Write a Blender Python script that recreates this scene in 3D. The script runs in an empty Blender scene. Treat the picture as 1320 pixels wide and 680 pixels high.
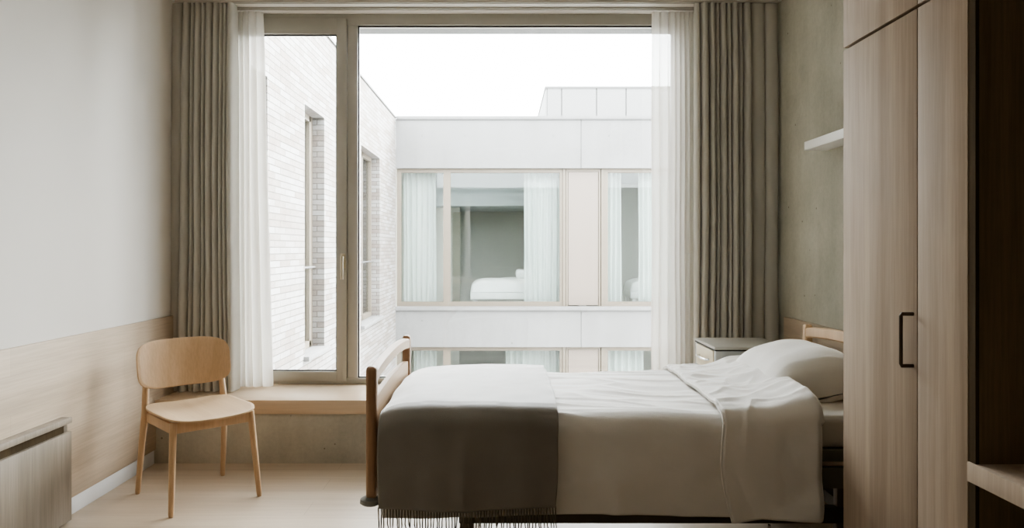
import bpy, bmesh, math, random
from mathutils import Vector, noise, Matrix
random.seed(7)
sc = bpy.context.scene
COL = sc.collection
PI = math.pi
FY, H = 950.0, 1.32            # focal length in pixels, eye height

# ------------------------------------------------------------------ colours / materials
def lin(h, k=1.0):
    h = h.lstrip('#')
    v = [int(h[i:i+2], 16)/255 for i in (0, 2, 4)]
    v = [(c/12.92 if c <= .04045 else ((c+.055)/1.055)**2.4)*k for c in v]
    return (v[0], v[1], v[2], 1)

def new_mat(name):
    m = bpy.data.materials.new(name); m.use_nodes = True
    nt = m.node_tree
    return m, nt, nt.nodes['Principled BSDF'], nt.nodes['Material Output']

def sock(nt, s, v):
    if isinstance(v, bpy.types.NodeSocket): nt.links.new(v, s)
    else: s.default_value = v

def coords(nt, scale=(1, 1, 1), rot=(0, 0, 0), kind='Object', loc=(0, 0, 0)):
    tc = nt.nodes.new('ShaderNodeTexCoord'); mp = nt.nodes.new('ShaderNodeMapping')
    mp.inputs['Scale'].default_value = scale; mp.inputs['Rotation'].default_value = rot
    mp.inputs['Location'].default_value = loc
    nt.links.new(tc.outputs[kind], mp.inputs[0]); return mp.outputs[0]

def nz(nt, vec, scale=5, detail=4, rough=.55, dist=0.0):
    n = nt.nodes.new('ShaderNodeTexNoise')
    n.inputs['Scale'].default_value = scale; n.inputs['Detail'].default_value = detail
    n.inputs['Roughness'].default_value = rough; n.inputs['Distortion'].default_value = dist
    nt.links.new(vec, n.inputs['Vector']); return n.outputs['Fac']

def ramp(nt, fac, stops):
    r = nt.nodes.new('ShaderNodeValToRGB'); e = r.color_ramp.elements
    while len(e) > 1: e.remove(e[-1])
    e[0].position = stops[0][0]; e[0].color = stops[0][1]
    for p, c in stops[1:]:
        q = e.new(p); q.color = c
    nt.links.new(fac, r.inputs[0]); return r.outputs[0]

def mix(nt, fac, a, b, mode='MIX'):
    m = nt.nodes.new('ShaderNodeMix'); m.data_type = 'RGBA'; m.blend_type = mode
    sock(nt, m.inputs['Factor'], fac); sock(nt, m.inputs[6], a); sock(nt, m.inputs[7], b)
    return m.outputs[2]

def bump(nt, bs, h, strength=.2, dist=.002):
    b = nt.nodes.new('ShaderNodeBump'); b.inputs['Strength'].default_value = strength
    b.inputs['Distance'].default_value = dist
    nt.links.new(h, b.inputs['Height']); nt.links.new(b.outputs[0], bs.inputs['Normal'])

def plain(name, col, rough=.6, metal=0, spec=.5, var=.06, scale=6, bmp=0, sheen=0):
    m, nt, bs, _ = new_mat(name)
    v = coords(nt)
    f = nz(nt, v, scale, 3)
    a = tuple(c*(1-var) for c in col[:3])+(1,); b = tuple(min(1, c*(1+var)) for c in col[:3])+(1,)
    nt.links.new(ramp(nt, f, [(.3, a), (.7, b)]), bs.inputs['Base Color'])
    bs.inputs['Roughness'].default_value = rough; bs.inputs['Metallic'].default_value = metal
    bs.inputs['Specular IOR Level'].default_value = spec
    if sheen:
        bs.inputs['Sheen Weight'].default_value = sheen; bs.inputs['Sheen Roughness'].default_value = .5
    if bmp: bump(nt, bs, nz(nt, v, 220, 2), bmp, .001)
    return m

def wood(name, dark, light, axis='z', rough=.45, fine=70, contrast=1.0, boards=None, spec=.4):
    """grain runs along axis; boards=(row height, along scale) adds per-board tone shifts"""
    m, nt, bs, _ = new_mat(name)
    k = .035
    sc_ = {'x': (k, 1, 1), 'y': (1, k, 1), 'z': (1, 1, k)}[axis]
    v = coords(nt, sc_)
    f1 = nz(nt, v, fine*2.1, 4, .65)
    f2 = nz(nt, v, 9, 3, .5, .6)
    f3 = nz(nt, coords(nt, tuple(c**.6 for c in sc_)), 3, 2)
    c = ramp(nt, f2, [(.3, dark), (.7, light)])
    g = ramp(nt, f1, [(.35, (1-.22*contrast,)*3+(1,)), (.62, (1, 1, 1, 1))])
    c = mix(nt, 1.0, c, g, 'MULTIPLY')
    g3 = ramp(nt, f3, [(.3, (.9, .9, .9, 1)), (.7, (1.0, 1.0, 1.0, 1))])
    c = mix(nt, 1.0, c, g3, 'MULTIPLY')
    if boards:
        bt = nt.nodes.new('ShaderNodeTexBrick')
        bt.offset = .37; bt.inputs['Scale'].default_value = 1
        bt.inputs['Brick Width'].default_value = boards[1]; bt.inputs['Row Height'].default_value = boards[0]
        bt.inputs['Mortar Size'].default_value = boards[3]
        bt.inputs['Mortar Smooth'].default_value = 1
        bt.inputs['Color1'].default_value = (1-boards[2],)*3+(1,)
        bt.inputs['Color2'].default_value = (1, 1, 1, 1)
        bt.inputs['Mortar'].default_value = (.72, .7, .68, 1)
        tc = nt.nodes.new('ShaderNodeTexCoord'); sp = nt.nodes.new('ShaderNodeSeparateXYZ')
        cb = nt.nodes.new('ShaderNodeCombineXYZ'); nt.links.new(tc.outputs['Object'], sp.inputs[0])
        a, b = boards[4]
        nt.links.new(sp.outputs[a], cb.inputs[0]); nt.links.new(sp.outputs[b], cb.inputs[1])
        nt.links.new(cb.outputs[0], bt.inputs['Vector'])
        c = mix(nt, 1.0, c, bt.outputs['Color'], 'MULTIPLY')
    nt.links.new(c, bs.inputs['Base Color'])
    bs.inputs['Roughness'].default_value = rough; bs.inputs['Specular IOR Level'].default_value = spec
    bump(nt, bs, f1, .12, .001)
    return m

def concrete(name, dark, light, pits=True, vs=1.0, rough=.75):
    m, nt, bs, _ = new_mat(name)
    v = coords(nt)
    big = nz(nt, v, 1.6*vs, 5, .6, .3)
    c = ramp(nt, big, [(.3, dark), (.7, light)])
    streak = nz(nt, coords(nt, (1, 1, .12)), 7*vs, 4, .6)
    c = mix(nt, 1.0, c, ramp(nt, streak, [(.3, (.88, .88, .87, 1)), (.65, (1, 1, 1, 1))]), 'MULTIPLY')
    fine = nz(nt, v, 40*vs, 4, .7)
    c = mix(nt, 1.0, c, ramp(nt, fine, [(.25, (.88, .88, .88, 1)), (.6, (1, 1, 1, 1))]), 'MULTIPLY')
    if pits:
        vo = nt.nodes.new('ShaderNodeTexVoronoi'); vo.inputs['Scale'].default_value = 9
        nt.links.new(v, vo.inputs['Vector'])
        pc = ramp(nt, vo.outputs['Distance'], [(.035, (.45, .43, .4, 1)), (.07, (1, 1, 1, 1))])
        c = mix(nt, 1.0, c, pc, 'MULTIPLY')
    nt.links.new(c, bs.inputs['Base Color'])
    bs.inputs['Roughness'].default_value = rough; bs.inputs['Specular IOR Level'].default_value = .25
    bump(nt, bs, fine, .15, .002)
    return m

def brick(name, k):
    m, nt, bs, _ = new_mat(name)
    tc = nt.nodes.new('ShaderNodeTexCoord'); sp = nt.nodes.new('ShaderNodeSeparateXYZ')
    cb = nt.nodes.new('ShaderNodeCombineXYZ'); nt.links.new(tc.outputs['Object'], sp.inputs[0])
    ad = nt.nodes.new('ShaderNodeMath'); ad.operation = 'ADD'
    nt.links.new(sp.outputs['X'], ad.inputs[0]); nt.links.new(sp.outputs['Y'], ad.inputs[1])
    nt.links.new(ad.outputs[0], cb.inputs[0]); nt.links.new(sp.outputs['Z'], cb.inputs[1])
    bt = nt.nodes.new('ShaderNodeTexBrick'); bt.inputs['Scale'].default_value = 1
    bt.inputs['Brick Width'].default_value = .30; bt.inputs['Row Height'].default_value = .058
    bt.inputs['Mortar Size'].default_value = .005; bt.inputs['Mortar Smooth'].default_value = .3
    bt.inputs['Color1'].default_value = lin('#fffdfa', k); bt.inputs['Color2'].default_value = lin('#d6c8bd', k)
    bt.inputs['Mortar'].default_value = lin('#a79f97', k)
    nt.links.new(cb.outputs[0], bt.inputs['Vector'])
    f = nz(nt, cb.outputs[0], 9, 3, .7)
    c = mix(nt, 1.0, bt.outputs['Color'], ramp(nt, f, [(.3, (.86, .84, .82, 1)), (.6, (1, 1, 1, 1))]), 'MULTIPLY')
    nt.links.new(c, bs.inputs['Base Color']); bs.inputs['Roughness'].default_value = .85
    bs.inputs['Specular IOR Level'].default_value = .2
    inv = nt.nodes.new('ShaderNodeMath'); inv.operation = 'SUBTRACT'; inv.inputs[0].default_value = 1
    nt.links.new(bt.outputs['Fac'], inv.inputs[1])
    bump(nt, bs, inv.outputs[0], .5, .006)
    return m

def glass(name, tint=(.96, .975, .97, 1), refl=1.0, ior=1.45):
    m, nt, bs, out = new_mat(name); nt.nodes.remove(bs)
    tr = nt.nodes.new('ShaderNodeBsdfTransparent'); gl = nt.nodes.new('ShaderNodeBsdfGlossy')
    gl.inputs['Roughness'].default_value = .01
    f = nt.nodes.new('ShaderNodeFresnel'); f.inputs['IOR'].default_value = ior
    n = nz(nt, coords(nt), .7, 1)
    nt.links.new(ramp(nt, n, [(0, tint), (1, tuple(c*.985 for c in tint[:3])+(1,))]), tr.inputs['Color'])
    mu = nt.nodes.new('ShaderNodeMath'); mu.operation = 'MULTIPLY'; mu.inputs[1].default_value = refl
    nt.links.new(f.outputs[0], mu.inputs[0])
    mx = nt.nodes.new('ShaderNodeMixShader'); nt.links.new(mu.outputs[0], mx.inputs[0])
    nt.links.new(tr.outputs[0], mx.inputs[1]); nt.links.new(gl.outputs[0], mx.inputs[2])
    nt.links.new(mx.outputs[0], out.inputs[0]); return m

def sheer(name, col, transp=.35, transl=.5):
    m, nt, bs, out = new_mat(name)
    v = coords(nt, (1, 1, .02))
    c = ramp(nt, nz(nt, v, 90, 2), [(.3, tuple(x*.93 for x in col[:3])+(1,)), (.7, col)])
    nt.links.new(c, bs.inputs['Base Color']); bs.inputs['Roughness'].default_value = .9
    bs.inputs['Specular IOR Level'].default_value = .05
    tl = nt.nodes.new('ShaderNodeBsdfTranslucent'); nt.links.new(c, tl.inputs['Color'])
    tr = nt.nodes.new('ShaderNodeBsdfTransparent')
    a = nt.nodes.new('ShaderNodeMixShader'); a.inputs[0].default_value = transl
    nt.links.new(bs.outputs[0], a.inputs[1]); nt.links.new(tl.outputs[0], a.inputs[2])
    b = nt.nodes.new('ShaderNodeMixShader'); b.inputs[0].default_value = transp
    nt.links.new(a.outputs[0], b.inputs[1]); nt.links.new(tr.outputs[0], b.inputs[2])
    nt.links.new(b.outputs[0], out.inputs[0]); return m

def fabric(name, col, rough=.9, weave=900, bs_=.15, sheen=.0, var=.05, transl=0, wr=0, spec=.12, srough=.35):
    m, nt, bs, out = new_mat(name)
    v = coords(nt)
    f = nz(nt, v, 4, 4)
    fw = nz(nt, v, weave, 2)
    c = ramp(nt, f, [(.3, tuple(x*(1-var) for x in col[:3])+(1,)), (.7, tuple(min(1, x*(1+var)) for x in col[:3])+(1,))])
    nt.links.new(c, bs.inputs['Base Color']); bs.inputs['Roughness'].default_value = rough
    bs.inputs['Specular IOR Level'].default_value = spec
    if sheen:
        bs.inputs['Sheen Weight'].default_value = sheen; bs.inputs['Sheen Roughness'].default_value = srough
    if wr:
        w2 = nz(nt, coords(nt, (1, 2.2, 1), (0, 0, .35)), 9, 5, .62, .8)
        ad = nt.nodes.new('ShaderNodeMath'); ad.operation = 'MULTIPLY_ADD'
        nt.links.new(w2, ad.inputs[0]); ad.inputs[1].default_value = wr; nt.links.new(fw, ad.inputs[2])
        bump(nt, bs, ad.outputs[0], bs_, .003)
    else:
        bump(nt, bs, fw, bs_, .001)
    if transl:
        tl = nt.nodes.new('ShaderNodeBsdfTranslucent'); nt.links.new(c, tl.inputs['Color'])
        a = nt.nodes.new('ShaderNodeMixShader'); a.inputs[0].default_value = transl
        nt.links.new(bs.outputs[0], a.inputs[1]); nt.links.new(tl.outputs[0], a.inputs[2])
        nt.links.new(a.outputs[0], out.inputs[0])
    return m

EXT = .20     # reflectance scale of everything out in the courtyard (pale concrete and brick, lowered to hold exposure under the bright sky)
M = {}
M['wall'] = plain('white plaster', lin('#d3cfc9'), .9, var=.015, scale=2, spec=.2)
M['wall_warm'] = plain('warm plaster', lin('#9c9180'), .9, var=.02, scale=2, spec=.2)
M['ceiling'] = plain('ceiling paint', lin('#f4f1eb'), .42, var=.01, scale=2, spec=.5)
M['base'] = plain('white skirting paint', lin('#dedede'), .5, var=.02)
M['floor'] = wood('pale oak floor', lin('#beac97'), lin('#cfbfab'), 'x', .38, 60, .45, (.19, 2.2, .06, .0025, (0, 1)))
M['panel'] = wood('oak wall panel', lin('#b9a690'), lin('#cdbba5'), 'y', .5, 45, .6, (.17, 2.6, .09, .0012, (1, 2)))
M['bench'] = wood('oak bench board', lin('#d3bba0'), lin('#e2ccb2'), 'x', .33, 50, .4)
M['ward'] = wood('grey oak veneer', lin('#a39281'), lin('#b9a896'), 'z', .68, 42, .7, spec=.2)
M['cab'] = wood('grey brown veneer', lin('#83786a'), lin('#9c9082'), 'z', .5, 48, 1.0)
M['niche'] = wood('shade darkened veneer', lin('#4a3f30'), lin('#5a4d3b'), 'z', .8, 42, .7, spec=.05)  # same wood as the wardrobe; shade of the unlit niche put into the colour
M['niche_in'] = wood('shaded brown veneer', lin('#86745a'), lin('#9a876a'), 'z', .8, 60, .9, spec=.1)  # wardrobe veneer toned down, part of the niche shade is in the colour
M['chair'] = wood('light oak', lin('#c4a583'), lin('#d5b796'), 'z', .4, 60, .5)
M['chair_seat'] = wood('light oak seat', lin('#cbae8d'), lin('#dabf9e'), 'y', .4, 60, .4)
M['bedwood'] = wood('beech', lin('#a17f62'), lin('#b59273'), 'z', .4, 50, .5)
M['headwood'] = wood('pale beech', lin('#cdac87'), lin('#dcbe9b'), 'z', .4, 50, .4)
M['bedrail'] = wood('beech rail', lin('#b89c80'), lin('#cbb092'), 'y', .4, 50, .4)
M['conc'] = concrete('raw concrete', lin('#a9a79a'), lin('#c6c4b7'))
M['conc_plinth'] = concrete('grey concrete', lin('#b4afa3'), lin('#cdc8bb'))
M['frame'] = plain('bronze window frame', lin('#aeaba2'), .42, .0, .5, .03)
M['gasket'] = plain('black gasket', lin('#22201d'), .6)
M['alu'] = plain('brushed champagne metal', lin('#c4baa4'), .3, .9)
M['glass'] = glass('window glass', refl=.9)
M['exglass'] = glass('courtyard glass', (.90, .925, .92, 1), .75, 1.5)
M['curtain'] = fabric('grey curtain cloth', lin('#c0bdb5'), .9, 700, .2, .2, .03, .08)
M['sheer'] = sheer('white voile', lin('#f4f0e9'), .14, .5)
M['farsheer'] = sheer('pale voile', lin('#f6faf7'), .08, .25)
M['duvet'] = fabric('white cotton', lin('#ebe8e3'), .62, 900, .5, .25, .015, 0, 2.2, .6)
M['sheet'] = fabric('cotton sheet', lin('#dcd8d2'), .85, 900, .3, .1, .02, 0, 1.5)
M['throw'] = fabric('brushed grey brown wool', lin('#827d76'), .6, 420, .6, 1.0, .10, 0, 0, 1.0, .3)
def add_fuzz(m, col, rough, w):
    nt = m.node_tree; out = nt.nodes['Material Output']; src = out.inputs[0].links[0].from_socket
    sh = nt.nodes.new('ShaderNodeBsdfSheen'); sh.inputs['Color'].default_value = (col[0]*w, col[1]*w, col[2]*w, 1); sh.inputs['Roughness'].default_value = rough
    ad = nt.nodes.new('ShaderNodeAddShader'); nt.links.new(src, ad.inputs[0]); nt.links.new(sh.outputs[0], ad.inputs[1]); nt.links.new(ad.outputs[0], out.inputs[0])
add_fuzz(M['throw'], (1, 1, 1), .30, .7)
add_fuzz(M['duvet'], (1, 1, 1), .3, .45)
M['fringe'] = fabric('wool yarn', lin('#6e665a'), .95, 500, .6, .3, .1)
M['steel'] = plain('grey green steel', lin('#8c8b7e'), .5, .2)
M['darksteel'] = plain('dark steel', lin('#5d574d'), .5, .3)
M['column'] = plain('brown grey steel', lin('#7b7064'), .5, .2)
M['bumper'] = plain('grey rubber', lin('#7f7f79'), .6)
M['chrome'] = plain('chrome', lin('#d0d0d0'), .15, 1)
M['white'] = plain('white lacquer', lin('#e8e8e4'), .4, var=.02)
M['nsgrey'] = plain('pale grey lacquer', lin('#b9bab8'), .4, var=.03)
M['nstop'] = plain('grey laminate', lin('#aaa79e'), .35, var=.03)
M['nsdrawer'] = plain('cream laminate', lin('#dccfb4'), .45, var=.03)
M['handle'] = plain('bronze handle', lin('#4a3d30'), .4, .5)
M['track'] = plain('curtain track', lin('#b8b4ab'), .5, var=.02)
M['excon'] = concrete('pale facade concrete', lin('#ebeae8', EXT), lin('#fbfbfb', EXT), False, .5, .9)
M['coping'] = plain('zinc coping', lin('#a5a4a2', EXT), .5)
M['brick'] = brick('pale long brick', EXT*1.12)
M['exframe'] = plain('champagne frame', lin('#cdbda6', EXT), .5, var=.02)
M['expanel'] = plain('champagne panel', lin('#e2cfbe', EXT), .45, var=.03, scale=1.5)
M['expent'] = plain('pale cladding', lin('#e6e6e5', EXT), .6, var=.01)
M['ground'] = plain('pale paving', lin('#dcdad6', .75), .9)
M['farwall'] = plain('far room plaster', lin('#d5d3cb'), .9, var=.02)
M['farceil'] = plain('far room ceiling', lin('#cfd4d6'), .9, var=.02)
M['fardoor'] = plain('far room door', lin('#8f8a7d'), .7)
M['farbed'] = plain('far bedding', lin('#f4f4f2'), .8)
M['roof'] = plain('roof gravel', lin('#b9b7b3', .6), .9)

# ------------------------------------------------------------------ mesh helpers
def bx(bm, x0, x1, y0, y1, z0, z1, bev=0.0, seg=2):
    t = bmesh.new()
    bmesh.ops.create_cube(t, size=1)
    for v in t.verts:
        v.co = Vector(((x0+x1)/2+v.co.x*(x1-x0), (y0+y1)/2+v.co.y*(y1-y0), (z0+z1)/2+v.co.z*(z1-z0)))
    if bev: bmesh.ops.bevel(t, geom=t.edges[:], offset=bev, segments=seg, affect='EDGES', profile=.5)
    merge(bm, t)

def merge(bm, t):
    me = bpy.data.meshes.new('t'); t.to_mesh(me); t.free(); bm.from_mesh(me); bpy.data.meshes.remove(me)

def tube(bm, pts, rad, seg=12, cap=True):
    pts = [Vector(p) for p in pts]
    if not isinstance(rad, (list, tuple)): rad = [rad]*len(pts)
    rings = []
    up = None
    for i, p in enumerate(pts):
        d = (pts[min(i+1, len(pts)-1)]-pts[max(i-1, 0)]).normalized()
        if up is None: up = d.orthogonal().normalized()
        up = (up-d*up.dot(d)).normalized(); w = d.cross(up)
        rings.append([bm.verts.new(p+(up*math.cos(2*PI*k/seg)+w*math.sin(2*PI*k/seg))*rad[i]) for k in range(seg)])
    for a, b in zip(rings, rings[1:]):
        for k in range(seg): bm.faces.new((a[k], a[(k+1) % seg], b[(k+1) % seg], b[k]))
    if cap:
        bm.faces.new(rings[0][::-1]); bm.faces.new(rings[-1])

def grid(bm, nu, nv, fn):
    V = [[bm.verts.new(fn(i/(nu-1), j/(nv-1))) for j in range(nv)] for i in range(nu)]
    for i in range(nu-1):
        for j in range(nv-1): bm.faces.new((V[i][j], V[i+1][j], V[i+1][j+1], V[i][j+1]))
    return V

def ribbon(bm, pts, x0, x1, h):
    """bar of rectangular section following (y, z) centre points, spanning x0..x1"""
    R = []
    for i, (y, z) in enumerate(pts):
        a = Vector(pts[max(i-1, 0)]); b = Vector(pts[min(i+1, len(pts)-1)]); d = (b-a).normalized(); n = Vector((-d.y, d.x))
        hi = h[i] if isinstance(h, list) else h
        u = Vector((y, z))+n*hi/2; l = Vector((y, z))-n*hi/2; c = .007
        R.append([bm.verts.new(q) for q in ((x0, u.x-n.x*c, u.y-n.y*c), (x0+c, u.x, u.y), (x1-c, u.x, u.y), (x1, u.x-n.x*c, u.y-n.y*c),
                                            (x1, l.x+n.x*c, l.y+n.y*c), (x1-c, l.x, l.y), (x0+c, l.x, l.y), (x0, l.x+n.x*c, l.y+n.y*c))])
    for a, b in zip(R, R[1:]):
        for k in range(8): bm.faces.new((a[k], a[(k+1) % 8], b[(k+1) % 8], b[k]))
    bm.faces.new(R[0]); bm.faces.new(R[-1][::-1])

def se(th, a, b, n):
    c, s = math.cos(th), math.sin(th)
    return (a*math.copysign(abs(c)**(2/n), c), b*math.copysign(abs(s)**(2/n), s))

def shell(bm, a, b, n, mid, half, rings=14, seg=72):
    """rounded slab in local (p, q) with mid surface mid(p,q)->Vector, half thickness half(r) along a normal"""
    def P(r, th, s):
        p, q = se(th, a*r, b*r, n)
        c = mid(p, q); e = .002
        nn = (mid(p+e, q)-mid(p-e, q)).cross(mid(p, q+e)-mid(p, q-e)).normalized()
        return c+nn*half(r)*s
    rs = [1-(1-i/rings)**1.8 for i in range(rings+1)]
    out = []
    for s in (1, -1):
        c = bm.verts.new(P(0, 0, s)); L = [[c]]
        for r in rs[1:]:
            L.append([bm.verts.new(P(r, 2*PI*k/seg, s)) for k in range(seg)])
        for k in range(seg):
            f = (c, L[1][k], L[1][(k+1) % seg]); bm.faces.new(f if s > 0 else f[::-1])
        for i in range(1, len(L)-1):
            for k in range(seg):
                f = (L[i][k], L[i+1][k], L[i+1][(k+1) % seg], L[i][(k+1) % seg]); bm.faces.new(f if s > 0 else f[::-1])
        out.append(L[-1])
    A, B = out
    for k in range(seg): bm.faces.new((A[k], B[k], B[(k+1) % seg], A[(k+1) % seg]))

def obj(name, bm, mat, parent=None, smooth=False, local=False, loc=None):
    me = bpy.data.meshes.new(name)
    bmesh.ops.recalc_face_normals(bm, faces=bm.faces[:])
    if not local:
        if parent:
            o_ = Vector(parent.location)
            p_ = parent.parent
            while p_: o_ += Vector(p_.location); p_ = p_.parent
            if parent.type == 'MESH' and parent.parent is None: pass
        else:
            xs = [v.co for v in bm.verts]
            o_ = Vector(loc) if loc else Vector(((min(v.x for v in xs)+max(v.x for v in xs))/2, (min(v.y for v in xs)+max(v.y for v in xs))/2, min(v.z for v in xs)))
        bmesh.ops.translate(bm, verts=bm.verts[:], vec=-o_)
    bm.to_mesh(me); bm.free()
    me.materials.append(M[mat] if isinstance(mat, str) else mat)
    if smooth:
        for p in me.polygons: p.use_smooth = True
        if smooth != 'all':
            try: me.set_sharp_from_angle(angle=math.radians(40))
            except Exception: pass
    o = bpy.data.objects.new(name, me); COL.objects.link(o)
    if parent: o.parent = parent
    elif not local: o.location = o_
    return o

def tag(o, label, cat, group=None, kind=None):
    o['label'] = label; o['category'] = cat
    if group: o['group'] = group
    if kind: o['kind'] = kind
    return o

def thing(name, loc, label, cat, group=None, rz=0):
    o = bpy.data.objects.new(name, None); COL.objects.link(o); o.location = loc; o.rotation_euler.z = rz
    o.empty_display_size = .1
    return tag(o, label, cat, group)

def struct(o, label=None, cat=None):
    o['kind'] = 'structure'
    if label: o['label'] = label
    if cat: o['category'] = cat
    return o

def mkbox(name, mat, parent, *a, bev=0, **k):
    bm = bmesh.new(); bx(bm, *a, bev=bev); return obj(name, bm, mat, parent, smooth=bool(bev), **k)

# ------------------------------------------------------------------ room dimensions
XL, XR, YB, YW, ZC = -2.16, 1.80, -1.7, 5.08, 2.93
YO = 5.28                                     # outer face of the window wall
YP, ZB = 4.52, .39                            # bench front, bench height
struct(mkbox('floor', 'floor', None, XL-.1, XR+.1, YB-.1, YP+.02, -.1, 0), 'pale oak board floor of the bedroom', 'floor')
struct(mkbox('ceiling', 'ceiling', None, XL-.1, XR+.1, YB-.1, YO, ZC, ZC+.12), 'plain white ceiling above the window and curtains', 'ceiling')
struct(mkbox('wall_left', 'wall', None, XL-.1, XL, YB-.1, YO-.01, 0, ZC), 'smooth white plaster wall on the left', 'wall')
struct(mkbox('wall_right', 'conc', None, XR, XR+.1, YB-.1, YO-.01, 0, ZC), 'raw grey concrete wall on the right', 'wall')
struct(mkbox('wall_rear', 'wall_warm', None, XL-.1, XR+.1, YB-.1, YB, 0, ZC), 'plain wall behind the viewer', 'wall')
# outer wall around the window
WX0, WX1 = -1.88, 1.22
bm = bmesh.new()
bx(bm, XL-6, WX0, YW-.02, YO, -3.6, 3.1); bx(bm, WX1, XR+6, YW-.02, YO, -3.6, 3.1)
bx(bm, WX0, WX1, YW+.06, YO, 2.853, 3.1); bx(bm, WX0, WX1, YW-.02, YO, -3.6, ZB-.09)
struct(obj('wall_window', bm, 'excon'), 'outer wall around the large window', 'wall')
bm = bmesh.new()
bx(bm, XL+.001, WX0-.001, YW-.03, YW-.021, ZB+.001, ZC-.001); bx(bm, WX1+.001, XR-.001, YW-.03, YW-.021, ZB+.001, ZC-.001)
struct(obj('wall_back', bm, 'wall'), 'white plaster beside the window, behind the curtains', 'wall')
struct(mkbox('trim_1', 'conc_plinth', None, XL, XR, YP+.012, YW, 0, ZB-.086), 'low raw concrete plinth under the window bench', 'plinth')
b = mkbox('trim_2', 'panel', None, XL, XL+.018, YB, YP+.3, .085, .886, bev=.002)
struct(b, 'horizontal grained oak wainscot along the left wall', 'wall panel')
b = mkbox('trim_3', 'panel', None, XR-.018, XR, 2.62, 4.70, .085, .884, bev=.002)
struct(b, 'oak wall panel behind the headboard on the concrete wall', 'wall panel')
struct(mkbox('baseboard_left', 'base', None, XL, XL+.014, YB, YP, 0, .083, bev=.002), 'white skirting below the oak wainscot', 'baseboard')
struct(mkbox('baseboard_right', 'base', None, XR-.014, XR, 2.64, YP, 0, .083, bev=.002), 'white skirting on the right wall behind the bed', 'baseboard')

# bench board
bb = mkbox('window_bench', 'bench', None, XL+.018, XR-.002, YP, YW, ZB-.086, ZB, bev=.003)
tag(bb, 'thick oak board bench running under the whole window on a concrete plinth', 'bench')

# ------------------------------------------------------------------ window
fy0, fy1 = 5.06, 5.15
mu0, mu1 = -1.076, -1.007
W = thing('window_1', (0, fy0, ZB), 'large window with bronze frame, opening sash at left and wide fixed pane', 'window')
W['kind'] = 'structure'
bm = bmesh.new()
bx(bm, WX0, WX1, fy0, fy1, 2.853, 2.93, bev=.003); bx(bm, WX0, WX1, fy0, fy1, ZB, .430, bev=.003)
bx(bm, WX0, WX0+.05, fy0+.001, fy1-.001, .43, 2.853, bev=.003); bx(bm, WX1-.06, WX1, fy0+.001, fy1-.001, .43, 2.853, bev=.003)
bx(bm, mu0, mu1, fy0+.001, fy1-.001, .43, 2.853, bev=.003)
obj('frame', bm, 'frame', W, smooth=True)
sa = bmesh.new()
s0, s1 = WX0+.04, mu0-.004
bx(sa, s0, s0+.075, fy0-.012, fy1-.03, .41, 2.895, bev=.004); bx(sa, s1-.070, s1, fy0-.012, fy1-.03, .41, 2.895, bev=.004)
bx(sa, s0+.07, s1-.065, fy0-.011, fy1-.031, 2.790, 2.895, bev=.004); bx(sa, s0+.07, s1-.065, fy0-.011, fy1-.031, .41, .478, bev=.004)
SA = obj('sash', sa, 'frame', W, smooth=True)
SA_parent = SA
def gask(x0, x1, z0, z1, y, parent, w=.008):
    g = bmesh.new()
    bx(g, x0, x1, y, y+.01, z0, z0+w); bx(g, x0, x1, y, y+.01, z1-w, z1)
    bx(g, x0, x0+w, y, y+.01, z0+w, z1-w); bx(g, x1-w, x1, y, y+.01, z0+w, z1-w)
    return obj('gasket', g, 'gasket', parent)
gask(s0+.075, s1-.070, .478, 2.790, fy0+.01, W); gask(mu1, WX1-.06, .430, 2.853, fy0+.02, W)
# thin light glazing bead beside gasket
p = mkbox('pane', 'glass', W, s0+.08, s1-.072, 5.105, 5.111, .48, 2.788)
p = mkbox('pane', 'glass', W, mu1+.002, WX1-.062, 5.115, 5.121, .432, 2.851)
hb = bmesh.new()
bx(hb, -1.120, -1.086, fy0-.022, fy0-.012, 1.185, 1.285, bev=.003)
tube(hb, [(-1.103, fy0-.02, 1.258), (-1.103, fy0-.058, 1.258)], .009)
tube(hb, [(-1.103, fy0-.055, 1.265), (-1.103, fy0-.058, 1.2), (-1.103, fy0-.055, 1.110)], [.013, .011, .011])
obj('handle', hb, 'alu', W, smooth=True)

# curtain tracks
for i, (y, nm) in enumerate(((4.80, 'white ceiling curtain track nearest the room, carrying the heavy grey curtains'), (4.93, 'white ceiling curtain track nearest the glass, carrying the sheer curtains'))):
    bm = bmesh.new()
    bx(bm, XL+.02, XR-.02, y-.016, y-.006, ZC-.014, ZC+.001); bx(bm, XL+.02, XR-.02, y+.006, y+.016, ZC-.014, ZC+.001)
    bx(bm, XL+.02, XR-.02, y-.006, y+.006, ZC-.006, ZC+.001)
    tag(obj('curtain_track', bm, 'track'), nm, 'curtain track', 'ceiling curtain tracks')

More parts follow.
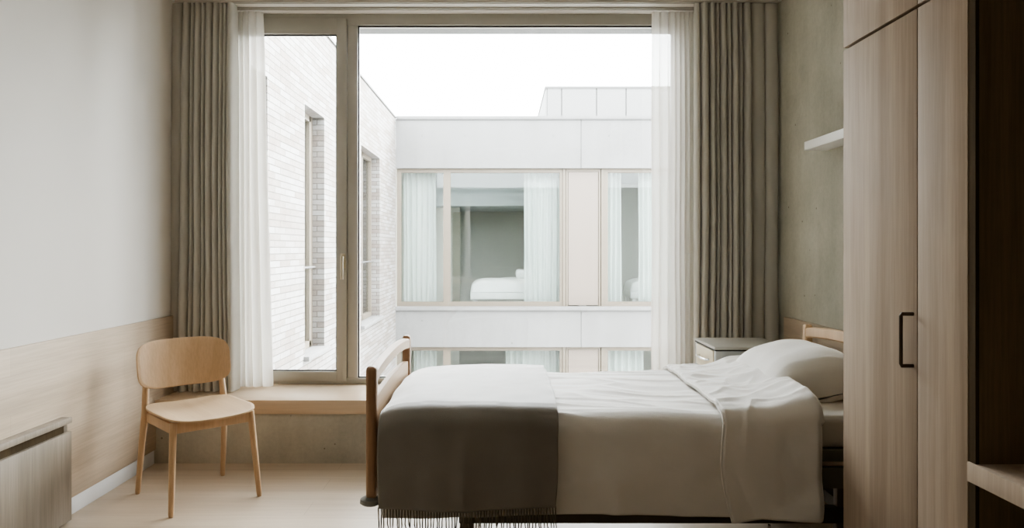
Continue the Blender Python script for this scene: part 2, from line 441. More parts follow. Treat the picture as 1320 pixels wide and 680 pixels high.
# ------------------------------------------------------------------ curtains
def curtain(name, mat, bounds, y0, z0, z1, amp, label, cat, seed, sway=.006, top_flare=None, hemw=.0):
    """bounds: fold boundary xs; one full fold between neighbours"""
    n = len(bounds)-1
    rnd = random.Random(seed)
    amps = [amp*rnd.uniform(.7, 1.15) for _ in range(n+1)]
    def fn(u, v):
        t = u*n; i = min(int(t), n-1); f = t-i
        x = bounds[i]+(bounds[i+1]-bounds[i])*f
        A = amps[i]*(1-f)+amps[i+1]*f
        w = bounds[i+1]-bounds[i]
        ph = 2*PI*f
        vv = v
        k = .55+.45*min(1, (1-v)*6)           # pleated heading is shallower
        dx = -.17*w*math.sin(ph)*k
        A = A*(.4 if w > .062 else 1)*(1 if w > .036 else .6)
        y = y0+A*k*(1.0-1.9*abs(math.sin(PI*f))**.8)
        z = z0+(z1-z0)*v
        x2 = x+dx+sway*noise.noise(Vector((x*6, seed, z*.9)))*3*(1-v)
        if top_flare: x2 += top_flare(x, v)
        y += .02*noise.noise(Vector((x*5, z*.8, seed+9)))*(1-v)
        y += .004*noise.noise(Vector((x*25, z*4, seed)))
        return Vector((x2, y, z))
    bm = bmesh.new(); grid(bm, n*16+1, 60, fn)
    o = obj(name, bm, mat, smooth='all')
    return tag(o, label, cat, 'sheer curtains at the window' if name == 'sheer_curtain' else 'grey curtains at the window')

def px(x, Y): return (x-650)*Y/FY
gl = [px(a, 4.79) for a in (220, 235, 245, 251, 259, 264, 274, 282, 287, 292, 302)]
curtain('curtain', 'curtain', gl, 4.80, ZB+.006, 2.914, .064, 'heavy grey beige curtain gathered at the left of the window', 'curtain', 3,
        top_flare=lambda x, v: -.03*(1-v)*max(0, (-1.98-x))/.2)
gr = [px(a, 4.79) for a in (896, 903, 914, 922, 928, 937, 943, 952, 958, 969, 987, 1004)]
curtain('curtain', 'curtain', gr, 4.80, ZB+.006, 2.914, .066, 'heavy grey beige curtain gathered at the right of the window beside the concrete wall', 'curtain', 8)
gs = [px(a, 4.92) for a in (292, 299, 306, 312, 319, 328, 338)]
curtain('sheer_curtain', 'sheer', gs, 4.93, ZB+.008, 2.902, .022, 'white sheer curtain at the left, its hem resting on the oak bench', 'sheer curtain', 5,
        top_flare=lambda x, v: .06*(1-v)**.8*max(0, (x+1.85))/.25)
gs = [px(a, 4.92) for a in (841, 851, 862, 871, 877, 883, 889, 895, 902)]
curtain('sheer_curtain', 'sheer', gs, 4.93, ZB+.008, 2.902, .022, 'white sheer curtain at the right, hanging behind the bed', 'sheer curtain', 6)

# ------------------------------------------------------------------ chair (local: faces -y)
def make_chair():
    t = thing('side_chair', (-1.635, 3.948, 0), 'light oak side chair with rounded plywood back, standing by the left wall', 'chair', rz=math.radians(43.5))
    def leg(p0, p1, r0, r1, name='leg'):
        b = bmesh.new()
        p0, p1 = Vector(p0), Vector(p1)
        pts = [p0, p0+(p1-p0)*.03, p0+(p1-p0)*.5, p1]
        tube(b, pts, [r0*.8, r0, (r0+r1)/2*1.03, r1], 16)
        obj('leg', b, 'chair', t, smooth=True, local=True)
    for s in (-1, 1):
        leg((s*.228, -.238, 0), (s*.200, -.190, .452), .0135, .018)
        # rear leg continues up to carry the back
        b = bmesh.new()
        tube(b, [(s*.232, .250, 0), (s*.231, .248, .015), (s*.222, .205, .30), (s*.213, .185, .45), (s*.204, .205, .60), (s*.198, .232, .72)],
             [.0110, .0135, .0165, .019, .016, .011], 16)
        obj('leg', b, 'chair', t, smooth=True, local=True)
    b = bmesh.new()                                        # apron rails
    bx(b, -.195, .195, -.200, -.180, .395, .448, bev=.004); bx(b, -.20, .20, .172, .192, .395, .445, bev=.004)
    for s in (-1, 1): bx(b, min(s*.212, s*.192), max(s*.212, s*.192), -.185, .18, .395, .446, bev=.004)
    obj('apron', b, 'chair', t, smooth=True, local=True)
    b = bmesh.new()
    def seat_mid(p, q):
        z = .462+.016*(p/.23)**2-.016*max(0, (-q-.06)/.17)**2+.014*max(0, (q-.05)/.17)**2 - .004*math.cos(q*7)
        return Vector((p, q-.022, z))
    shell(b, .238, .222, 4.6, seat_mid, lambda r: .0065 if r < .97 else .0045)
    obj('seat', b, 'chair_seat', t, smooth=True, local=True)
    b = bmesh.new()
    def back_mid(p, q):
        zz = .688+q
        y = .222+.060*(-(p/.25)**2)+.03+q*.22
        return Vector((p, y, zz))
    shell(b, .252, .130, 4.2, back_mid, lambda r: .0065 if r < .97 else .0045)
    obj('backrest', b, 'chair', t, smooth=True, local=True)
    return t
make_chair()

# ------------------------------------------------------------------ low cabinet at left
cab = thing('low_cabinet', (-2.115, 2.6, 0), 'shallow grey brown low cabinet with a dark finger slot, along the left wall', 'cabinet')
cy1 = 950/266.5
mkbox('top', 'cab', cab, XL+.018, -2.090, .6, cy1, .478, .506, bev=.002)
mkbox('carcass', 'niche', cab, XL+.018, -2.112, .62, cy1-.03, .0, .478)
mkbox('door', 'cab', cab, -2.112, -2.092, .6, 2.2, .01, .437, bev=.0015)
mkbox('door', 'cab', cab, -2.112, -2.092, 2.204, cy1, .01, .437, bev=.0015)
mkbox('side_panel', 'cab', cab, XL+.018, -2.113, cy1-.029, cy1-.001, 0, .4775)

# ------------------------------------------------------------------ wardrobe
wc = 1.20
wy0, wym, wy1 = 1.907, 2.141, 2.61
wa = thing('wardrobe', ((wc+XR)/2, (wy0+wy1)/2, 0), 'tall grey oak wardrobe with bronze bar handle at the right', 'wardrobe')
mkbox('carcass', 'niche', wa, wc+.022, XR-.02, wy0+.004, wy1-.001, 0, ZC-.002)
def door(nm, ya, yb, za, zb):
    g = .0022
    return mkbox(nm, 'ward', wa, wc, wc+.021, ya+g, yb-g, za+g, zb-g, bev=.001)
d1 = door('door', wym, wy1, .06, 2.02); d2 = door('door', wy0, wym, .06, 2.02)
door('door', wym, wy1, 2.026, ZC-.004); door('door', wy0, wym, 2.026, ZC-.004)
mkbox('kickboard', 'niche', wa, wc+.012, wc+.022, wy0+.004, wy1, 0, .058)
b = bmesh.new()
tube(b, [(wc+.001, 2.163, 1.128), (wc-.034, 2.163, 1.128), (wc-.036, 2.163, 1.122), (wc-.036, 2.163, .982), (wc-.034, 2.163, .976), (wc+.001, 2.163, .976)], .0055, 10)
h_ = obj('handle', b, 'handle', d1, smooth=True)
# (child of the door: shift handled through world offset of parents)

nb = thing('open_shelf_unit', ((wc+XR)/2, 1.4, 0), 'open shelf unit in veneer darkened as if in shade, with one pale shelf, nearest the viewer at the right edge', 'shelf unit')
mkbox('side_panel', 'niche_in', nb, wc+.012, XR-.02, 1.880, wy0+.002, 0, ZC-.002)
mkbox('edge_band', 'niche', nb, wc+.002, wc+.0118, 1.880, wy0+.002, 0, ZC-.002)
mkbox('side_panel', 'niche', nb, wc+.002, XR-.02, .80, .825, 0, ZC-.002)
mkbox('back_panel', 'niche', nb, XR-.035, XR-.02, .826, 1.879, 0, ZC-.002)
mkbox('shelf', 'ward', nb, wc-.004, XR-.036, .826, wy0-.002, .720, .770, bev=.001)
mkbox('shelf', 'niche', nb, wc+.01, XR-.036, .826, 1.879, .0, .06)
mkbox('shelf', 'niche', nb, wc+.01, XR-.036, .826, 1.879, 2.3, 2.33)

# floating shelf
bm = bmesh.new()
sx = 1.673
bx(bm, sx, XR+.001, 2.9, 4.11, 1.865, 1.913, bev=.002)
tag(obj('wall_shelf', bm, 'white', smooth=True), 'short white floating shelf fixed to the concrete wall', 'shelf')

# ------------------------------------------------------------------ bedside table
nx0, nx1, ny0, ny1, nz = 1.130, 1.530, 3.955, 4.385, .79
ns = thing('bedside_table', ((nx0+nx1)/2, (ny0+ny1)/2, 0), 'pale grey bedside table with cream drawer, between bed and curtain', 'bedside table')
mkbox('top', 'nstop', ns, nx0, nx1, ny0, ny1, nz-.014, nz, bev=.002)
mkbox('top_edge', 'gasket', ns, nx0+.004, nx1-.004, ny0+.004, ny1-.004, nz-.022, nz-.0142)
for (a, c) in ((nx0+.006, ny0+.006), (nx1-.041, ny0+.006), (nx0+.006, ny1-.041), (nx1-.041, ny1-.041)):
    b = bmesh.new(); bx(b, a, a+.035, c, c+.035, .06, nz-.0225, bev=.004)
    obj('corner_post', b, 'nsgrey', ns, smooth=True)
mkbox('side_panel', 'nsgrey', ns, nx0+.041, nx1-.041, ny0+.014, ny0+.026, .12, nz-.045)
mkbox('side_rail', 'nsgrey', ns, nx0+.041, nx1-.041, ny0+.008, ny0+.030, nz-.0445, nz-.0228)
mkbox('back_panel', 'nsgrey', ns, nx1-.03, nx1-.016, ny0+.041, ny1-.041, .12, nz-.03)
mkbox('side_panel', 'nsgrey', ns, nx0+.041, nx1-.041, ny1-.026, ny1-.014, .12, nz-.03)
mkbox('base_shelf', 'nsgrey', ns, nx0+.01, nx1-.01, ny0+.0415, ny1-.0415, .10, .118)
dr = mkbox('drawer', 'nsdrawer', ns, nx0+.002, nx0+.3, ny0+.0425, ny1-.0425, nz-.145, nz-.027, bev=.002)
b = bmesh.new()
tube(b, [(nx0+.004, ny0+.12, nz-.085), (nx0-.018, ny0+.13, nz-.085), (nx0-.024, (ny0+ny1)/2, nz-.085), (nx0-.018, ny1-.13, nz-.085), (nx0+.004, ny1-.12, nz-.085)], .006, 8)
obj('handle', b, 'chrome', dr, smooth=True)
for a in (nx0+.03, nx1-.03):
    for c in (ny0+.03, ny1-.03):
        b = bmesh.new(); tube(b, [(a-.011, c, .03), (a+.011, c, .03)], .0295, 16); tube(b, [(a, c, .03), (a, c, .062)], .006, 8)
        obj('castor', b, 'bumper', ns, smooth=True)

# ------------------------------------------------------------------ bed
BN, BF, XF, XH = 2.84, 3.85, -.51, 1.585
bed = thing('hospital_bed', (.54, 3.345, 0), 'wooden ended care bed with adjustable steel base, under white bedding', 'bed')
def endboard(name, xc, ztop, zbot, dome):
    w = .018
    ptm, rlm = ('headwood', 'headwood') if name == 'headboard' else ('bedwood', 'bedrail')
    def arc(z, rise, k=17): return [(BN+.004+(BF-BN-.008)*i/(k-1), z+rise*math.sin(PI*i/(k-1))**.7) for i in range(k)]
    b = bmesh.new()
    lo = zbot+.12
    rows = []
    for (y, z) in arc(ztop-.135, .022):
        rows.append([b.verts.new((xc-.011, y, lo)), b.verts.new((xc-.011, y, z)), b.verts.new((xc+.011, y, z)), b.verts.new((xc+.011, y, lo))])
    for r0, r1 in zip(rows, rows[1:]):
        for q in range(4): b.faces.new((r0[q], r0[(q+1) % 4], r1[(q+1) % 4], r1[q]))
    b.faces.new(rows[0]); b.faces.new(rows[-1][::-1])
    e = obj(name, b, rlm, bed)
    for y in (BN, BF):
        b = bmesh.new(); bx(b, xc-.021, xc+.021, y-.025, y+.025, zbot, ztop-dome, bev=.015, seg=4)
        obj('post', b, ptm, e, smooth=True)
    b = bmesh.new()
    ribbon(b, arc(ztop-.045, .028), xc-w, xc+w, .052)
    obj('top_rail', b, rlm, e, smooth=True)
    return e
fb = endboard('footboard', XF, .868, .36, .0)
hb_ = endboard('headboard', XH, .925, .36, .0)
for y, x in ((BN, XF-.004), (BF, XF-.004), (BN, XH+.004), (BF, XH+.004)):
    b = bmesh.new()
    tube(b, [(x, y, .335), (x, y, .343), (x, y, .358), (x, y, .368)], [.030, .042, .040, .022], 20)
    obj('bumper', b, 'bumper', bed, smooth=True)
# mattress platform and side rails
mkbox('side_rail', 'steel', bed, XF+.022, XH-.022, 2.862, 2.90, .492, .538, bev=.003)
mkbox('side_rail', 'steel', bed, XF+.022, XH-.022, 3.79, 3.828, .492, .538, bev=.003)
mkbox('lower_rail', 'steel', bed, XF+.022, XH-.022, 2.868, 2.90, .386, .466, bev=.003)
mkbox('lower_rail', 'steel', bed, XF+.022, XH-.022, 3.79, 3.822, .386, .466, bev=.003)
b = bmesh.new()
for i in range(12):
    x = XF+.08+i*.165; bx(b, x, x+.11, 2.9005, 3.7895, .515, .537)
obj('slats', b, 'darksteel', bed)
b = bmesh.new()
bx(b, -.18, 1.45, 2.93, 2.97, .227, .290, bev=.003); bx(b, -.18, 1.45, 3.72, 3.76, .227, .290, bev=.003)
bx(b, -.18, -.13, 2.971, 3.719, .23, .28); bx(b, 1.38, 1.43, 2.971, 3.719, .23, .28)
obj('chassis', b, 'darksteel', bed, smooth=True)
for x, s in ((-.15, 1), (1.35, -1)):
    for y in (2.95, 3.74):
        b = bmesh.new()
        bx(b, x-.028, x+.028, y-.0185, y+.0185, .09, .226, bev=.004)
        bx(b, x-.026, x+.026, y-.018, y+.018, .2905, .385, bev=.004)
        lg = obj('leg', b, 'column', bed, smooth=True)
        b = bmesh.new()
        tube(b, [(x, y-.016, .05), (x, y+.016, .05)], .0495, 20)
        obj('castor', b, 'bumper', bed, smooth=True)
b = bmesh.new()
tube(b, [(.2, 3.34, .33), (1.1, 3.34, .47)], .03, 12); bx(b, 1.12, 1.36, 3.2, 3.5, .30, .42, bev=.01)
obj('lift_motor', b, 'darksteel', bed, smooth=True)
b = bmesh.new(); tube(b, [(1.05, 2.92, 0.12), (1.05, 2.92, .226)], .006, 8)
obj('pedal_rod', b, 'chrome', bed, smooth=True)

# mattress
b = bmesh.new(); bx(b, XF+.03, XH-.03, 2.872, 3.818, .539, .668, bev=.03, seg=4)
tag(obj('mattress', b, 'sheet', smooth=True), 'mattress under a fitted white sheet, showing below the pillow', 'mattress')

def nfold(v, s): return noise.noise(v*s)
# bedding cross section: s in 0..1 from the far hem over the top to the near hem
def section(s, zf, zn, yf, yn, ztop, r):
    Lf = ztop-r-zf; La = PI/2*r; Lt = (yf-yn)-2*r; Ln = ztop-r-zn
    tot = Lf+La+Lt+La+Ln; d = s*tot
    if d < Lf: return Vector((0, yf, zf+d)), Vector((0, 1, 0)), 'f', d/Lf
    d -= Lf
    if d < La:
        a = d/r; return Vector((0, yf-r+r*math.cos(a), ztop-r+r*math.sin(a))), Vector((0, math.cos(a), math.sin(a))), 'c', d/La
    d -= La
    if d < Lt: return Vector((0, yf-r-d, ztop)), Vector((0, 0, 1)), 't', d/Lt
    d -= Lt
    if d < La:
        a = d/r; return Vector((0, yn+r-r*math.sin(a), ztop-r+r*math.cos(a))), Vector((0, -math.sin(a), math.cos(a))), 'c', d/La
    d -= La
    return Vector((0, yn, ztop-r-d)), Vector((0, -1, 0)), 'n', d/Ln

def wr_base(x, y, z):
    """shared large scale shape of the bedding, so layers follow each other"""
    q = Vector((x*1.3, y*1.3, z*.7))
    return .018*noise.noise(q*1.7)
def foot(x): return max(0, (-.36-x)/.13)**2

def bed_layer(x, s, off, zf, zn, ztop, wr, seed, r=.075):
    yn, yf = 2.812-off, 3.878+off
    p, n, reg, t = section(s, zf, zn, yf, yn, ztop(x)+off, r)
    p.x = x
    hang = min(1, max(0, (ztop(x)-p.z)/.25))
    amp = wr_base(p.x, p.y, p.z)
    if reg == 't' or reg == 'c':
        # crown of the bedding
        c = (p.y-(yn+yf)/2)/((yf-yn)/2)
        p.z += .012*(1-c*c)*(1 if reg == 't' else .0)
    amp += wr(p, hang)
    if n.y < -.5 or n.y > .5:
        amp = max(amp, -.004)+.012*hang
    p += n*amp
    return p

def ridged(v):
    return 1-abs(noise.noise(v))*2

# duvet
def zt_duvet(x): return .682-.035*foot(x)+.0*x
def wr_duvet(p, h):
    a = .006*noise.noise(Vector((p.x*3, p.y*12, p.z*3)))*(1-h)
    rr = ridged(Vector((p.x*2.2+5, p.y*9+p.x*1.5, 1)))
    a += .006*(max(0, rr-.6)/.4)**1.4*(1-h)
    a += .010*noise.noise(Vector((p.x*4.0, 7, p.z*1.1)))*h
    a += .008*noise.noise(Vector((p.x*8, 17, p.z*7)))*h
    a += .012*(max(0, ridged(Vector((p.x*1.7-p.z*1.2, 31, p.z*2.3)))-.6)/.4)*h
    return a
b = bmesh.new()
def f(u, v):
    x = -.462+u*(.90+.462)
    zn = .304+.006*math.sin(x*5)
    p = bed_layer(x, v, 0, .36, zn, zt_duvet, wr_duvet, 1)
    return p
grid(b, 170, 190, f)
duvet = obj('duvet', b, 'duvet', smooth='all', loc=(.2, 3.345, .30))
sol = duvet.modifiers.new('thick', 'SOLIDIFY'); sol.thickness = .008; sol.offset = -1
tag(duvet, 'white cotton duvet spread over the bed and hanging down its side', 'duvet')

# turned back end of the duvet
def zt_flap(x):
    t = min(1, max(0, (x-1.0)/.27))
    return .698+.066*t*t*(3-2*t)
def wr_flap(p, h):
    a = .009*noise.noise(Vector((p.x*6+3, p.y*8, 4)))*(1-h)+.004*noise.noise(Vector((p.x*17, p.y*22, p.z*9)))
    rr = ridged(Vector((p.x*5+p.y*4, p.y*7-p.x*3, 8)))
    a += .006*(max(0, rr-.55)/.45)**1.5*(1-h)
    hump = math.exp(-((p.x-1.13)/.05)**2-((p.y-3.80)/.10)**2)
    a += .004*hump
    d = ridged(Vector((p.x*3.0-p.z*3.6+.4, 2.2, (p.z+p.x)*.8)))
    a += .030*(max(0, d-.35)/.65)**1.6*h*min(1, max(0, .66-p.z)/.15)
    a += .014*noise.noise(Vector((p.x*6, 7, p.z*1.6)))*h
    return a
b = bmesh.new()
def f(u, v):
    xl = .835; xr = 1.205
    x = xl+u*(xr-xl+.075*max(0, 1-abs(v-.42)/.25))
    p = bed_layer(x, v, .016, .34, .278+.022*min(1, u*3)-.01*u, zt_flap, wr_flap, 2)
    e = (1-u)                                          # left edge wavers on its way down
    h = max(0, (.66-p.z))/.38
    if p.y < 2.95: p.x += e*(.03*math.sin(min(1, h)*PI*.55)-.035*math.sin(PI*min(1, h)))
    p.x += .012*noise.noise(Vector((0, p.y*4, p.z*4)))*(1 if u > .5 else .5)
    if u > .93:                                        # rolled inner fold
        k = (u-.93)/.07; 
        p.z -= .020*k*k*(1 if p.z > .66 else 0)
        if p.z <= .66 and p.y < 2.95: p.y += .02*k*k
    if u < .02: p -= Vector((0, -1 if p.y < 2.9 else 0, 1 if p.z > .66 else 0))*.010
    return p
grid(b, 90, 200, f)
fl = obj('turned_back_end', b, 'duvet', duvet, smooth='all')
sol = fl.modifiers.new('thick', 'SOLIDIFY'); sol.thickness = .009; sol.offset = -1
# seam piping along the turned edge
b = bmesh.new()
me = fl.data
pts = [me.vertices[j].co+duvet.location for j in range(200)]
tube(b, [p+Vector((0.001, -.002 if p.y < 2.95 else 0, .002)) for p in pts[::2]], .0032, 6)
obj('piping', b, 'duvet', duvet, smooth='all')

# throw
def wr_throw(p, h):
    a = .004*noise.noise(Vector((p.x*5, p.y*5, 3)))
    a += .026*noise.noise(Vector((p.x*4.6+1.7, 3, p.z*.6)))*h
    a += .010*math.exp(-((p.x+.15)/.035)**2)*h
    a += .004*noise.noise(Vector((p.x*10, 5, p.z*7)))*h+.003*noise.noise(Vector((p.x*9, p.y*9, 5)))
    return a
b = bmesh.new()
def zt_throw(x): return .686-.040*foot(x)
hem = lambda x: .338+.006*math.sin(x*9)
def fthrow(u, v):
    x = -.478+u*.682
    p = bed_layer(x, v, .024, .40, hem(x), zt_throw, wr_throw, 3)
    h = min(1, max(0, .66-p.z)/.3)
    p.x += .008*noise.noise(Vector((u*2, p.y*5, p.z*5)))
    p.x += (.5-u)*.012*h
    return p
V = grid(b, 100, 180, fthrow)
hemline = [V[i][-1].co.copy() for i in range(100)]
th = obj('throw_blanket', b, 'throw', smooth='all', loc=(-.14, 3.345, .33))
sol = th.modifiers.new('thick', 'SOLIDIFY'); sol.thickness = .006; sol.offset = 0
tag(th, 'fringed grey brown wool throw laid across the foot of the bed', 'throw blanket')
# doubled inner layer hanging behind the fringe
b = bmesh.new()
def f(u, v):
    x = -.42+u*.30
    z = .55+v*((.325-.035*math.sin(PI*min(1, u*1.1))**1.0)-.55)
    return Vector((x, 2.838+.006*noise.noise(Vector((x*9, z*4, 2))), z))
grid(b, 40, 20, f)
il = obj('inner_layer', b, 'throw', th, smooth='all')
tm = []
N = 62
for k in range(N):
    t = k/(N-1)*98.9; i = int(t); c = hemline[i].lerp(hemline[min(i+1, 99)], t-i)
    if k < 6:
        b = bmesh.new(); r = random.Random(k); q = [Vector((0, 0, .004))]
        L = r.uniform(.12, .14)
        for s_ in range(1, 8):
            a = s_/7
            q.append(Vector((r.uniform(-1, 1)*.0035*a+.006*math.sin(k*2+a*3)*a, r.uniform(-1, 1)*.002, -L*a)))
        tube(b, q, [.0028, .0026, .0024, .0026, .0022, .0026, .0022, .0012], 6)
        o = obj('tassel', b, 'fringe', th, smooth=True, local=True); tm.append(o)
    else:
        o = random.choice(tm[:6]).copy(); COL.objects.link(o); o.parent = th
        o.rotation_euler = (0, random.uniform(-.06, .06), random.choice((0, PI))+random.uniform(-.3, .3))
    o.location = c-th.location

# pillow
b = bmesh.new()
pc = Vector((1.355, 3.43, .695))
tilt = math.radians(13)
def pil(s):
    def g(p, q): return p
Rt = Matrix.Rotation(-tilt, 3, 'Y')
A_, B_ = .225, .345
def pp(u, v, s):
    # u,v in -1..1 ; pillow with pointed corners
    x = A_*u*(1-.07*(1-abs(v))**1*0-.06*(1-v*v)*abs(u)**3)
    y = B_*v*(1-.05*(1-u*u)*abs(v)**3)
    e = (max(0, 1-abs(u)**3)**.5)*(max(0, 1-abs(v)**4)**.42)
    z = s*(.178 if s > 0 else .05)*e
    w = .006*noise.noise(Vector((x*8, y*8, s*3)))*(e**.5) + .007*(max(0, ridged(Vector((x*3+y*2, y*6, s*2+5)))-.6)/.4)**1.5*max(0, abs(v)-.35)*1.6
    z += w*(1 if s > 0 else -1)
    q = Rt @ Vector((x, y, z))+pc
    q.z = max(q.z, .669+.003*(1-e))
    return q
NU, NV = 70, 90
top = grid(b, NU, NV, lambda u, v: pp(u*2-1, v*2-1, 1))
bot = grid(b, NU, NV, lambda u, v: pp(u*2-1, v*2-1, -1))
bmesh.ops.remove_doubles(b, verts=b.verts[:], dist=.0006)
tag(obj('pillow', b, 'duvet', smooth='all'), 'plump white pillow leaning against the headboard', 'pillow')

# ------------------------------------------------------------------ courtyard: brick wing on the left
XB = -1.96
FZ = 13.3
bw = thing('brick_building', (XB-1.5, 9, -3.6), 'pale long brick building wing running along the left of the courtyard', 'building')
wins = [(5.42, 6.1), (7.24, 8.03), (10.1, 11.6)]
zw0, zw1 = .26, 2.74
topz = 3.66
b = bmesh.new()
ys = [YO+.005]
for a, c in wins: ys += [a, c]
ys.append(FZ-.003)
for i in range(0, len(ys), 2): bx(b, XB-.32, XB, ys[i], ys[i+1], -3.6, topz)
for a, c in wins:
    bx(b, XB-.32, XB, a, c, zw1, topz)
    bx(b, XB-.32, XB, a, c, -.50, zw0)
    bx(b, XB-.32, XB, a, c, -3.6, -.5-2.48)
obj('wall', b, 'brick', bw)
mkbox('coping', 'coping', bw, XB-.34, XB+.02, YO+.005, FZ-.01, topz, topz+.035)
mkbox('roof', 'roof', bw, XB-3.5, XB-.345, YO+.005, FZ-.004, topz-.3, topz-.1)
mkbox('inner_wall', 'farwall', bw, XB-3.5, XB-3.4, YO+.005, FZ-.004, -3.6, topz-.31)
for zz in (0, -3.23):
    for a, c in wins:
        fr = bmesh.new()
        x0, x1 = XB-.20, XB-.13
        z0, z1 = zw0+zz, zw1+zz
        if zz and True: z0, z1 = -2.98, -.5
        for q in ((a, a+.06), (c-.06, c), ((a+c)/2-.03, (a+c)/2+.03) if c-a > 1.2 else (c-.12, c-.06)):
            bx(fr, x0, x1, q[0], q[1], z0, z1)
        bx(fr, x0, x1, a+.06, c-.06, z1-.06, z1-.0002); bx(fr, x0, x1, a+.06, c-.06, z0+.0002, z0+.07)
        fo = obj('window_frame', fr, 'exframe', bw)
        mkbox('pane', 'exglass', fo, XB-.17, XB-.165, a+.03, c-.03, z0+.03, z1-.03)
        if not zz:
            rl = bmesh.new()
            tube(rl, [(XB-.10, a+.01, 1.12), (XB-.10, c-.01, 1.12)], .012, 8); obj('guard_rail', rl, 'coping', bw)
        sl = mkbox('sill', 'excon', bw, XB-.13, XB+.055, a-.04, c+.04, z0-.045, z0+.002, bev=.004)
        # curtain just inside
        if not zz:
            cb_ = bmesh.new()
            n_ = 60
            y_a, y_b = a+.02, a+.02+(c-a)*.35
            grid(cb_, n_, 4, lambda u, v: Vector((XB-.32+.03*math.sin(u*30), y_a+(y_b-y_a)*u, z0+.02+(z1-z0-.05)*v)))
            tag(obj('voile_curtain', cb_, 'farsheer', smooth='all'), 'pale curtain inside the ' + {5.42: 'nearest', 7.24: 'middle', 10.1: 'farthest'}[a]+' window of the brick wing', 'curtain', 'pale curtains in the brick wing')
mkbox('floor_slab', 'farwall', bw, XB-3.4, XB-.321, YO+.005, FZ-.004, -.45, -.05)

# ------------------------------------------------------------------ courtyard: opposite building
P = FZ/FY
def ex(x): return (x-650)*P
def ez(y): return H+(320-y)*P
XE = 5.6
ob = thing('courtyard_building', ((XB+XE)/2, FZ+2, -3.6), 'pale concrete building across the courtyard with wide windows and flat roof', 'building')
zt, zb_ = ez(216.5), ez(395)          # window band top and bottom
dz = ez(447)-ez(216.5)
b = bmesh.new()
bx(b, XB, ex(749)-.008, FZ, FZ+.3, zt, ez(153)); bx(b, ex(749)+.008, XE, FZ, FZ+.3, zt, ez(153))
bx(b, XB, ex(749)-.008, FZ, FZ+.3, zt+dz, zb_-.06); bx(b, ex(749)+.008, XE, FZ, FZ+.3, zt+dz, zb_-.06)
bx(b, ex(749)-.009, ex(749)+.009, FZ+.012, FZ+.29, zt+.002, ez(153)-.002); bx(b, ex(749)-.009, ex(749)+.009, FZ+.012, FZ+.29, zt+dz+.002, zb_-.062)
bx(b, XB, XE, FZ, FZ+.3, -3.6, zb_+dz-.06)
bx(b, 4.75, XE, FZ+.001, FZ+.3, zb_, zt); bx(b, 4.75, XE, FZ+.001, FZ+.3, zb_+dz-.059, zt+dz)
obj('wall', b, 'excon', ob)
for (x, y) in ((544, 175), (599, 175), (713, 175), (785, 175), (544, 413), (660, 442)):
    b = bmesh.new(); tube(b, [(ex(x), FZ-.0012, ez(y)), (ex(x), FZ+.004, ez(y))], .016, 12)
    obj('tie_hole', b, 'coping', ob)
mkbox('coping', 'excon', ob, XB+.021, XE+.02, FZ-.03, FZ+.4, ez(153), ez(149.5))
mkbox('coping_edge', 'coping', ob, XB+.021, XE+.02, FZ-.026, FZ+.39, ez(153)-.018, ez(153)-.0005)
mkbox('sill', 'excon', ob, XB, XE, FZ-.05, FZ+.3, zb_-.06, zb_)
mkbox('roof', 'roof', ob, XB, XE, FZ+.41, 24, ez(153)-.25, ez(153)-.05)
cells = [(511, 575, 'w'), (575, 726, 'w'), (726, 779, 'p'), (779, 925, 'w'), (925, 990, 'w')]
for k in (0, 1):
    o_ = k*dz
    for (a, c, kind) in cells:
        x0, x1 = ex(a), ex(c)
        if kind == 'w':
            fr = bmesh.new(); t = .075
            bx(fr, x0, x0+t, FZ+.08, FZ+.15, zb_+o_+.001, zt+o_-.001); bx(fr, x1-t*.75, x1, FZ+.08, FZ+.15, zb_+o_+.001, zt+o_-.001)
            bx(fr, x0+t, x1-t*.75, FZ+.08, FZ+.15, zt+o_-.075, zt+o_-.001); bx(fr, x0+t, x1-t*.75, FZ+.08, FZ+.15, zb_+o_+.001, zb_+o_+.085)
            fo = obj('window_frame', fr, 'exframe', ob)
            mkbox('pane', 'exglass', fo, x0+t*.5, x1-t*.5, FZ+.115, FZ+.12, zb_+o_+.04, zt+o_-.04)
        else:
            fo = mkbox('facade_panel', 'expanel', ob, x0+.10, x1-.10, FZ+.09, FZ+.14, zb_+o_+.02, zt+o_-.06)
            fr = bmesh.new()
            for (q0, q1, d) in ((x0+.001, x0+.045, .06), (x0+.055, x0+.092, .08), (x1-.092, x1-.055, .08), (x1-.045, x1-.001, .06)):
                bx(fr, q0, q1, FZ+d, FZ+.16, zb_+o_+.001, zt+o_-.001)
            bx(fr, x0+.092, x1-.092, FZ+.08, FZ+.16, zt+o_-.055, zt+o_-.001)
            obj('panel_frame', fr, 'exframe', ob)
# rooms behind the panes
b = bmesh.new()
for k in (0, 1):
    o_ = k*dz
    fl0, cl0 = -.02+o_, 2.86+o_
    bx(b, XB-.1, XE, 17.6, 17.7, fl0, cl0)                              # rear
    bx(b, XB-.1, XB, FZ+.301, 17.6, fl0, cl0); bx(b, XE-.1, XE, FZ+.301, 17.6, fl0, cl0)
    bx(b, ex(748), ex(757), FZ+.17, 17.6, fl0, cl0)
    bx(b, XB, ex(590)*1.14, 15.9, 15.98, fl0, cl0)                       # bathroom wall stub
obj('inner_wall', b, 'farwall', ob)
b = bmesh.new()
for k in (0, 1):
    o_ = k*dz
    bx(b, XB-.1, XE, FZ+.301, 17.7, 2.861+o_, 2.861+.3+o_)
bx(b, XB, ex(748), 15.2, 17.59, 2.2, 2.86)                          # dropped ceiling
obj('inner_ceiling', b, 'farceil', ob)
b = bmesh.new()
for k in (0, 1): bx(b, XB-.1, XE, FZ+.301, 17.7, -.03-.08+k*dz, -.021+k*dz)
obj('inner_floor', b, 'cab', ob)
b = bmesh.new()
